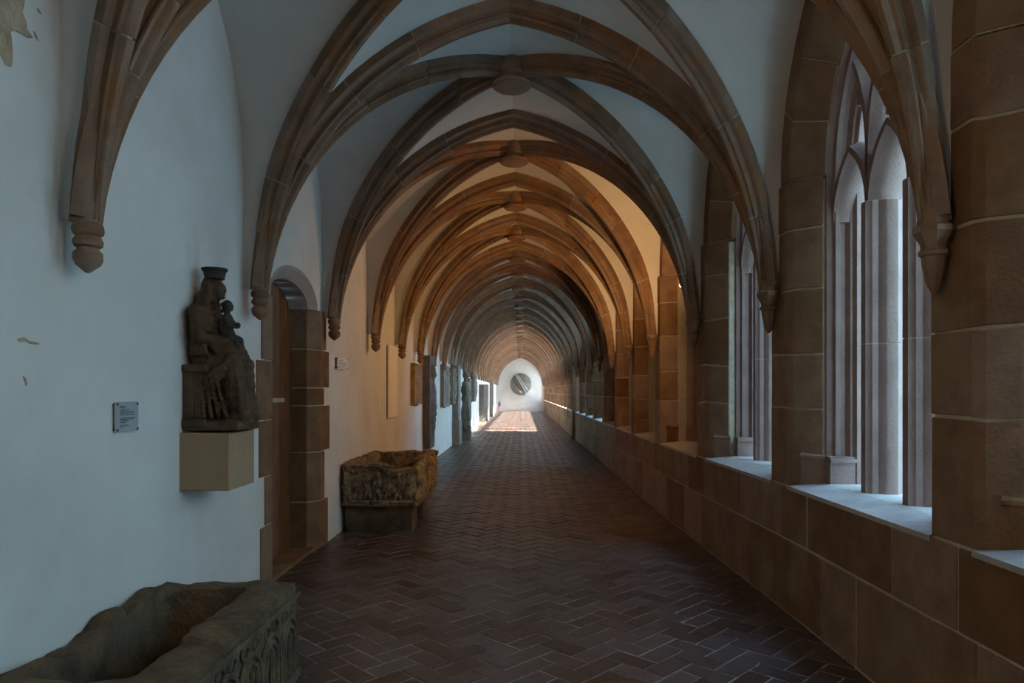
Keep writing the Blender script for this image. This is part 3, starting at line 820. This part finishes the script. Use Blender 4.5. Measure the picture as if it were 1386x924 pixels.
ell(f, (-.07, 0, .43), (.115, .15, .11)); ell(f, (-.12, 0, .52), (.055, .13, .20)); ell(f, (-.12, 0, .30), (.05, .12, .22))
for s in (-1, 1):
    cap(f, (-.05, s*.075, .42), (.105, s*.085, .40), .075, .068); cap(f, (.11, s*.085, .40), (.125, s*.082, .08), .062, .070)
    cap(f, (-.10, s*.14, .73), (-.065, s*.165, .57), .046, .040, 6); cap(f, (-.065, s*.165, .57), (.055, s*.10, .555), .036, .024, 6)
    ell(f, (.075, s*.085, .555), (.030, .016, .022)); 
    for q in range(4): cap(f, (.085, s*.083, .545 + q*.010), (.112, s*(.070 - q*.002), .540 + q*.011), .0065, .005, 3)
    cap(f, (.07, s*.08, .57), (.092, s*.065, .590), .008, .006, 3); cap(f, (-.03, s*.10, .56), (.09, s*.07, .48), .05, .05, 6)
    ell(f, (.165, s*.07, .075), (.050, .032, .026))                                                      # shoe
ell(f, (.06, 0, .30), (.09, .12, .16)); ell(f, (.06, 0, .14), (.12, .15, .12)); ell(f, (.02, 0, .35), (.12, .12, .08)); ell(f, (.06, -.01, .50), (.085, .12, .075)); ell(f, (-.02, 0, .55), (.07, .13, .08)); ell(f, (.10, -.02, .44), (.075, .13, .07))
for i in range(9):      # falling folds of the robe
    y = -.14 + i*.035; x = .135 + .02*math.cos(i*1.9)
    cap(f, (x - .02, y*.8, .40 - .03*(i % 2)), (x + .035, y*1.05, .08), .013, .020, 12)
for i in range(5):      # diagonal folds across the lap, side folds
    cap(f, (.10 - .02*i, -.152 + .004*i, .43 - .05*i), (-.06 - .01*i, -.162, .30 - .055*i), .014, .012, 10)
    cap(f, (-.10 + .03*i, -.158, .36), (-.08 + .045*i, -.165, .09), .012, .017, 10)
    cap(f, (.0 + .02*i, -.125, .50 - .02*i), (.12, -.03 - .01*i, .44 - .015*i), .012, .012, 8)
for i in range(4): cap(f, (-.13 + .02*i, -.13 - .005*i, .70 - .02*i), (-.12 + .03*i, -.150, .47), .014, .016, 8)
o = obj('seated_figure', f, M['statue'], st); remeshed(o, .0065, 3, .008)
bm = nb(); n = 24; rings = []
for (r_, z) in ((.058, .948), (.062, .953), (.060, .960), (.068, .996), (.076, 1.002), (.080, 1.012), (.079, 1.018), (.068, 1.018), (.055, .965)):
    rings.append([(-.045 + r_*math.cos(2*math.pi*i/n), r_*.92*math.sin(2*math.pi*i/n), z) for i in range(n)])
loft(bm, rings); obj('crown', bm, M['child'], st, smooth=True, angle=30)
c = nb()
ell(c, (.052, -.035, .775), (.036, .034, .040)); ell(c, (.086, -.035, .770), (.008, .006, .010)); ell(c, (.078, -.022, .782), (.008, .008, .006)); ell(c, (.078, -.048, .782), (.008, .008, .006)); ell(c, (.078, -.035, .752), (.010, .014, .008))
ell(c, (.046, -.005, .775), (.010, .008, .014)); cap(c, (.05, -.035, .745), (.05, -.035, .72), .020)
ell(c, (.052, -.035, .665), (.042, .044, .070)); ell(c, (.050, -.035, .60), (.048, .052, .045))
cap(c, (.055, -.07, .70), (.078, -.085, .655), .017, .014); cap(c, (.078, -.085, .655), (.115, -.065, .640), .013, .010); ell(c, (.122, -.062, .640), (.013, .010, .011))
for q in range(3): cap(c, (.128, -.066 + q*.005, .640), (.140, -.066 + q*.006, .636), .004, .0035, 2)
cap(c, (.055, 0, .70), (.085, .01, .655), .017, .014); cap(c, (.085, .01, .655), (.115, -.015, .645), .013, .010)
cap(c, (.06, -.055, .585), (.12, -.065, .56), .026, .020); cap(c, (.12, -.065, .56), (.125, -.065, .48), .019, .014); cap(c, (.06, -.01, .585), (.12, -.005, .565), .026, .020); cap(c, (.12, -.005, .565), (.135, -.005, .49), .019, .014)
ell(c, (.138, -.065, .475), (.022, .011, .010)); ell(c, (.147, -.005, .485), (.022, .011, .010))
for i in range(4): cap(c, (.03 + .012*i, -.078, .66), (.04 + .02*i, -.088, .56), .008, .010, 5)
o = obj('child_figure', c, M['child'], st); remeshed(o, .0055, 2, .005)
bm = nb(); ell(bm, (.118, -.04, .655), (.018, .018, .018)); obj('orb', bm, M['child'], o, smooth=True)

# ------------------------------------------------------------------ plates and panels on the left wall
def plate(y0, y1, z0, z1, off, label, m, lines, name='wall_label'):
    t = tag(empty(name, (XL, (y0 + y1)/2, (z0 + z1)/2)), label, 'label')
    hy, hz = (y1 - y0)/2, (z1 - z0)/2
    bm = nb(); box(bm, off, off + .006, -hy, hy, -hz, hz); obj('plate', bm, M[m], t)
    for a in (-1, 1):
        for b in (-1, 1):
            bm = nb(); rings = []
            for x, r_ in ((0, .005), (off + .007, .005), (off + .010, .007), (off + .013, .004)):
                rings.append([(x, a*(hy - .012) + r_*math.cos(q*math.pi/4), b*(hz - .012) + r_*math.sin(q*math.pi/4)) for q in range(8)])
            loft(bm, rings); obj('standoff', bm, M['metal'], t)
    if lines:
        bm = nb()
        for zf, a, b, th in lines:
            # broken into word-like dashes
            y = a
            while y < b:
                e = min(b, y + rnd.uniform(.06, .16)); box(bm, off + .006, off + .0072, -hy + 2*hy*y, -hy + 2*hy*e, hz - 2*hz*zf - th/2, hz - 2*hz*zf + th/2); y = e + .025
        obj('printed_text', bm, M['ink'], t)
    return t
TL = [(.17, .2, .42, .006), (.28, .2, .62, .004), (.33, .2, .78, .004), (.38, .2, .80, .004), (.43, .2, .84, .004), (.53, .2, .84, .004), (.58, .2, .80, .004), (.63, .2, .55, .004), (.68, .2, .42, .004), (.78, .2, .55, .004), (.83, .2, .34, .004)]
plate(3.45, 3.655, 1.392, 1.548, .012, 'small grey text plate left of the statue', 'acrylic', TL)
plate(7.55, 7.98, 1.855, 1.985, .03, 'small pale plate on the wall just past the door', 'white', [(.25, .1, .5, .006), (.45, .1, .85, .005), (.62, .1, .8, .005), (.8, .1, .6, .005)])
sw = tag(empty('wall_switch', (XL, 9.85, 1.44)), 'small bright white switch plate low beside the tall panel', 'switch')
bm = nb(); box(bm, 0, .02, -.045, .045, -.09, .09); obj('switch_plate', bm, M['white'], sw, bev=.004)
for z in (-.04, .04):
    bm = nb(); box(bm, .02, .028, -.03, .03, z - .03, z + .03); obj('switch_rocker', bm, M['white'], sw, bev=.002)
tp = tag(empty('display_panel', (XL, 10.75, 1.2)), 'tall narrow pale panel with ribbed face hung on the wall', 'panel')
bm = nb(); box(bm, .02, .055, -.31, .31, 0, 1.12); obj('panel_board', bm, M['panel'], tp, bev=.003)
bm = nb()
for i in range(9): box(bm, .055, .060, -.30 + i*.07, -.30 + i*.07 + .03, .03, 1.09)
obj('panel_ribs', bm, M['panel'], tp)
bm = nb(); box(bm, .0, .02, -.25, .25, .9, .95); obj('hanger', bm, M['metal'], tp)

def relief(name, label, cat, y0, y1, z0, z1, depth, m, kind='figure', seed=0, taper=0, group=None, base=None, x0=0.006):
    """slab fixed to or standing at the left wall; its face to the aisle is carved"""
    t = tag(empty(name, (XL + x0, (y0 + y1)/2, z0)), label, cat, group)
    hy = (y1 - y0)/2; h = z1 - z0; ny_, nz_ = 22, 44
    bm = nb()
    g = []
    for j in range(nz_ + 1):
        row = []
        for i in range(ny_ + 1):
            u_ = -1 + 2*i/ny_; v_ = j/nz_
            w_ = hy*(1 - taper*max(0, .25 - v_)*2.5)
            y = u_*w_; z = v_*h; fr_ = .018 if abs(u_) > .86 or v_ < .04 or v_ > .96 else 0
            d = fr_
            if not fr_:
                if kind == 'figure':
                    hd = max(0, 1 - ((u_/.26)**2 + ((v_ - .84)/.085)**2)); bd = max(0, 1 - ((u_/.60)**2 + ((v_ - .45)/.36)**2))
                    d = .10*math.sqrt(hd) + .09*math.sqrt(bd) + (.015*math.sin(u_*16 + 3*math.sin(v_*6)) if bd > .1 else 0) + .02*nz((y, 0, z), 9, seed)
                elif kind == 'rough': d = .05*nz((y*1.5, 0, z), 5, seed) + .03*math.sin(u_*3)
                elif kind == 'script': d = -.004*((j % 3) == 0)
            d += .006*nz((y, 1, z), 14, seed)
            row.append(bm.verts.new((depth + d, y, z)))
        g.append(row)
    for j in range(nz_):
        for i in range(ny_): bm.faces.new((g[j][i], g[j][i+1], g[j+1][i+1], g[j+1][i]))
    back = [[bm.verts.new((0, v.co.y, v.co.z)) for v in row] for row in (g[0], g[-1])]
    bl = [bm.verts.new((0, g[j][0].co.y, g[j][0].co.z)) for j in range(nz_ + 1)]; br = [bm.verts.new((0, g[j][-1].co.y, g[j][-1].co.z)) for j in range(nz_ + 1)]
    for j in range(nz_):
        bm.faces.new((bl[j], g[j][0], g[j+1][0], bl[j+1])); bm.faces.new((g[j][-1], br[j], br[j+1], g[j+1][-1]))
    for i in range(ny_):
        bm.faces.new((back[0][i], back[0][i+1], g[0][i+1], g[0][i])); bm.faces.new((g[-1][i], g[-1][i+1], back[1][i+1], back[1][i]))
    bmesh.ops.remove_doubles(bm, verts=bm.verts, dist=1e-4)
    obj('carved_slab', bm, M[m], t, smooth=True, angle=40)
    if base:
        bm = nb(); box(bm, -.0, depth + base[1], -hy - base[2], hy + base[2], -base[0], 0); obj('plinth', bm, M['greystone'], t, bev=.008)
    else:
        bm = nb(); box(bm, -.0, .05, -.05, .05, -.03, .0); obj('wall_hook', bm, M['metal'], t)
    return t
relief('wood_relief', 'golden brown carved wooden relief panel hung after the tall pale panel', 'relief', 12.7, 13.75, 1.36, 2.14, .05, 'owood', 'rough', 2)
relief('tomb_slab', 'tall dark blue grey carved tomb slab hung on the wall', 'tomb slab', 14.25, 15.09, .40, 2.36, .13, 'slate', 'figure', 3, taper=.25)
relief('stone_relief', 'brown grey relief behind the tall dark tomb slab', 'relief', 17.35, 18.75, 1.2, 2.30, .07, 'greystone', 'figure', 4)
relief('stone_relief', 'olive grey relief hung just before the tall pale standing slab', 'relief', 19.36, 20.2, 1.25, 2.28, .10, 'greenstone', 'figure', 5)
relief('standing_slab', 'tall plain pale grey slab on a square plinth', 'tomb slab', 20.36, 21.14, 0.75, 2.40, .16, 'greystone', 'script', 6, base=(.75, .05, .05))
def figure(y, label, h=2.2, m='greenstone'):
    t = tag(empty('carved_figure', (XL + .22, y, 0)), label, 'statue')
    bm = nb(); box(bm, -.20, .18, -.22, .22, 0, .28); obj('plinth', bm, M['greystone'], t, bev=.01)
    f = nb(); s = (h - .28)/1.75; z = .28
    def e(cx, cy, cz, a, b, c_): ell(f, (cx, cy, z + cz*s), (a*s, b*s, c_*s))
    e(.0, 0, .1, .14, .20, .12)
    for q in (-1, 1):
        cap(f, (.02, q*.10*s, z + .08*s), (.0, q*.10*s, z + .85*s), .075*s, .10*s, 8); cap(f, (0, q*.22*s, z + 1.36*s), (.05, q*.26*s, z + 1.08*s), .06*s, .05*s); cap(f, (.05, q*.26*s, z + 1.08*s), (.17, q*.08*s, z + 1.12*s), .048*s, .035*s)
    e(0, 0, .95, .13, .19, .16); e(0, 0, 1.2, .14, .20, .22); e(0, 0, 1.38, .11, .23, .08); e(.01, 0, 1.62, .10, .085, .125); e(.10, 0, 1.60, .02, .018, .03); cap(f, (0, 0, z + 1.4*s), (0, 0, z + 1.52*s), .06*s)
    e(0, 0, .5, .14, .19, .45)
    for i in range(6): cap(f, (.10, (-.14 + i*.055)*s, z + .9*s), (.13, (-.17 + i*.07)*s, z + .1*s), .022*s, .03*s, 10)
    o = obj('figure', f, M[m], t); remeshed(o, .018, 2, .02)
figure(22.6, 'olive grey standing figure on a plinth after the pale slab', 2.3)
relief('tomb_slab', 'narrow dark standing slab behind the olive figure', 'tomb slab', 25.0, 25.9, .15, 2.10, .14, 'slate', 'script', 7, base=(.15, .03, .02))
relief('stone_relief', 'pale brown relief hung high after the narrow dark slab', 'relief', 27.4, 28.4, 1.2, 2.45, .16, 'greystone', 'figure', 8)
relief('tomb_slab', 'grey blue carved slab standing in the sunlit part of the walk', 'tomb slab', 33.0, 34.4, .1, 1.95, .22, 'slate', 'figure', 9, base=(.1, .04, .03))
relief('standing_slab', 'thin dark slab beyond the grey blue carved slab', 'tomb slab', 37.5, 38.6, .1, 2.0, .18, 'greystone', 'script', 10, base=(.1, .04, .03))
relief('standing_slab', 'farthest thin stone slab on the left near the end wall', 'tomb slab', 44.0, 45.2, .1, 2.3, .2, 'greystone', 'script', 12, base=(.1, .04, .03))
# extinguisher by the end wall
fe = tag(empty('fire_extinguisher', (XL + .30, YEND - 1.2, .25)), 'small red fire extinguisher at the left end of the walk', 'extinguisher')
bm = nb(); lathe(bm, [(.07, 0), (.085, .02), (.085, .42), (.06, .50), (.025, .52), (.025, .56)], 14); obj('cylinder', bm, M['red'], fe, smooth=True)
bm = nb(); box(bm, -.015, .09, -.012, .012, .56, .59); tube(bm, [(.02, 0, .56), (.11, 0, .45), (.10, 0, .2)], .01, 6); obj('valve_and_hose', bm, M['metal'], fe)
bm = nb(); lathe(bm, [(.10, -.25), (.10, -.23), (.02, -.22), (.02, 0)], 12); obj('stand', bm, M['metal'], fe)

# ------------------------------------------------------------------ round relief on the end wall
dr = tag(empty('round_wall_relief', (XC + .02, YEND, 1.66)), 'large round bronze relief with slanting bars on the end wall', 'sculpture')
bm = nb(); n = 40; rings = []
for r_, y in ((.86, 0), (.90, -.06), (.86, -.16), (.6, -.24), (.3, -.27), (.05, -.28)):
    rings.append([(r_*math.cos(2*math.pi*i/n)*.95, y, .55 + r_*math.sin(2*math.pi*i/n)) for i in range(n)])
loft(bm, rings); obj('disc', bm, M['disc'], dr, smooth=True)
for i, (x0, z0, x1, z1, w_) in enumerate(((-.45, 1.40, .68, -.55, .07), (-.62, 1.25, .35, -.40, .05), (-.25, 1.30, .80, -.30, .045), (-.80, .90, .05, -.20, .06), (-.85, .55, .0, -.1, .05))):
    a = Vector((x0, -.30 - .03*i, z0)); b = Vector((x1, -.36 - .03*i, z1)); bm = nb(); tube(bm, [a, b], w_, 4)
    obj('slanting_bar', bm, M['steel'] if i in (0, 2) else M['disc'], dr)
# arch band framing the end wall
for side in (-1, 1):
    H = Half(((XR(YEND) if side > 0 else XL), YEND - .06), (XC, YEND - .06), 2.5, 4.66)
    bm = nb(); rings = []
    for i in range(15):
        t = i/14; rings.append([H.pt(t, -.10, -.06), H.pt(t, -.10, .06), H.pt(t, .10, .06), H.pt(t, .10, -.06)])
    loft(bm, rings); obj('arch_band', bm, M['sand'], wall_far)
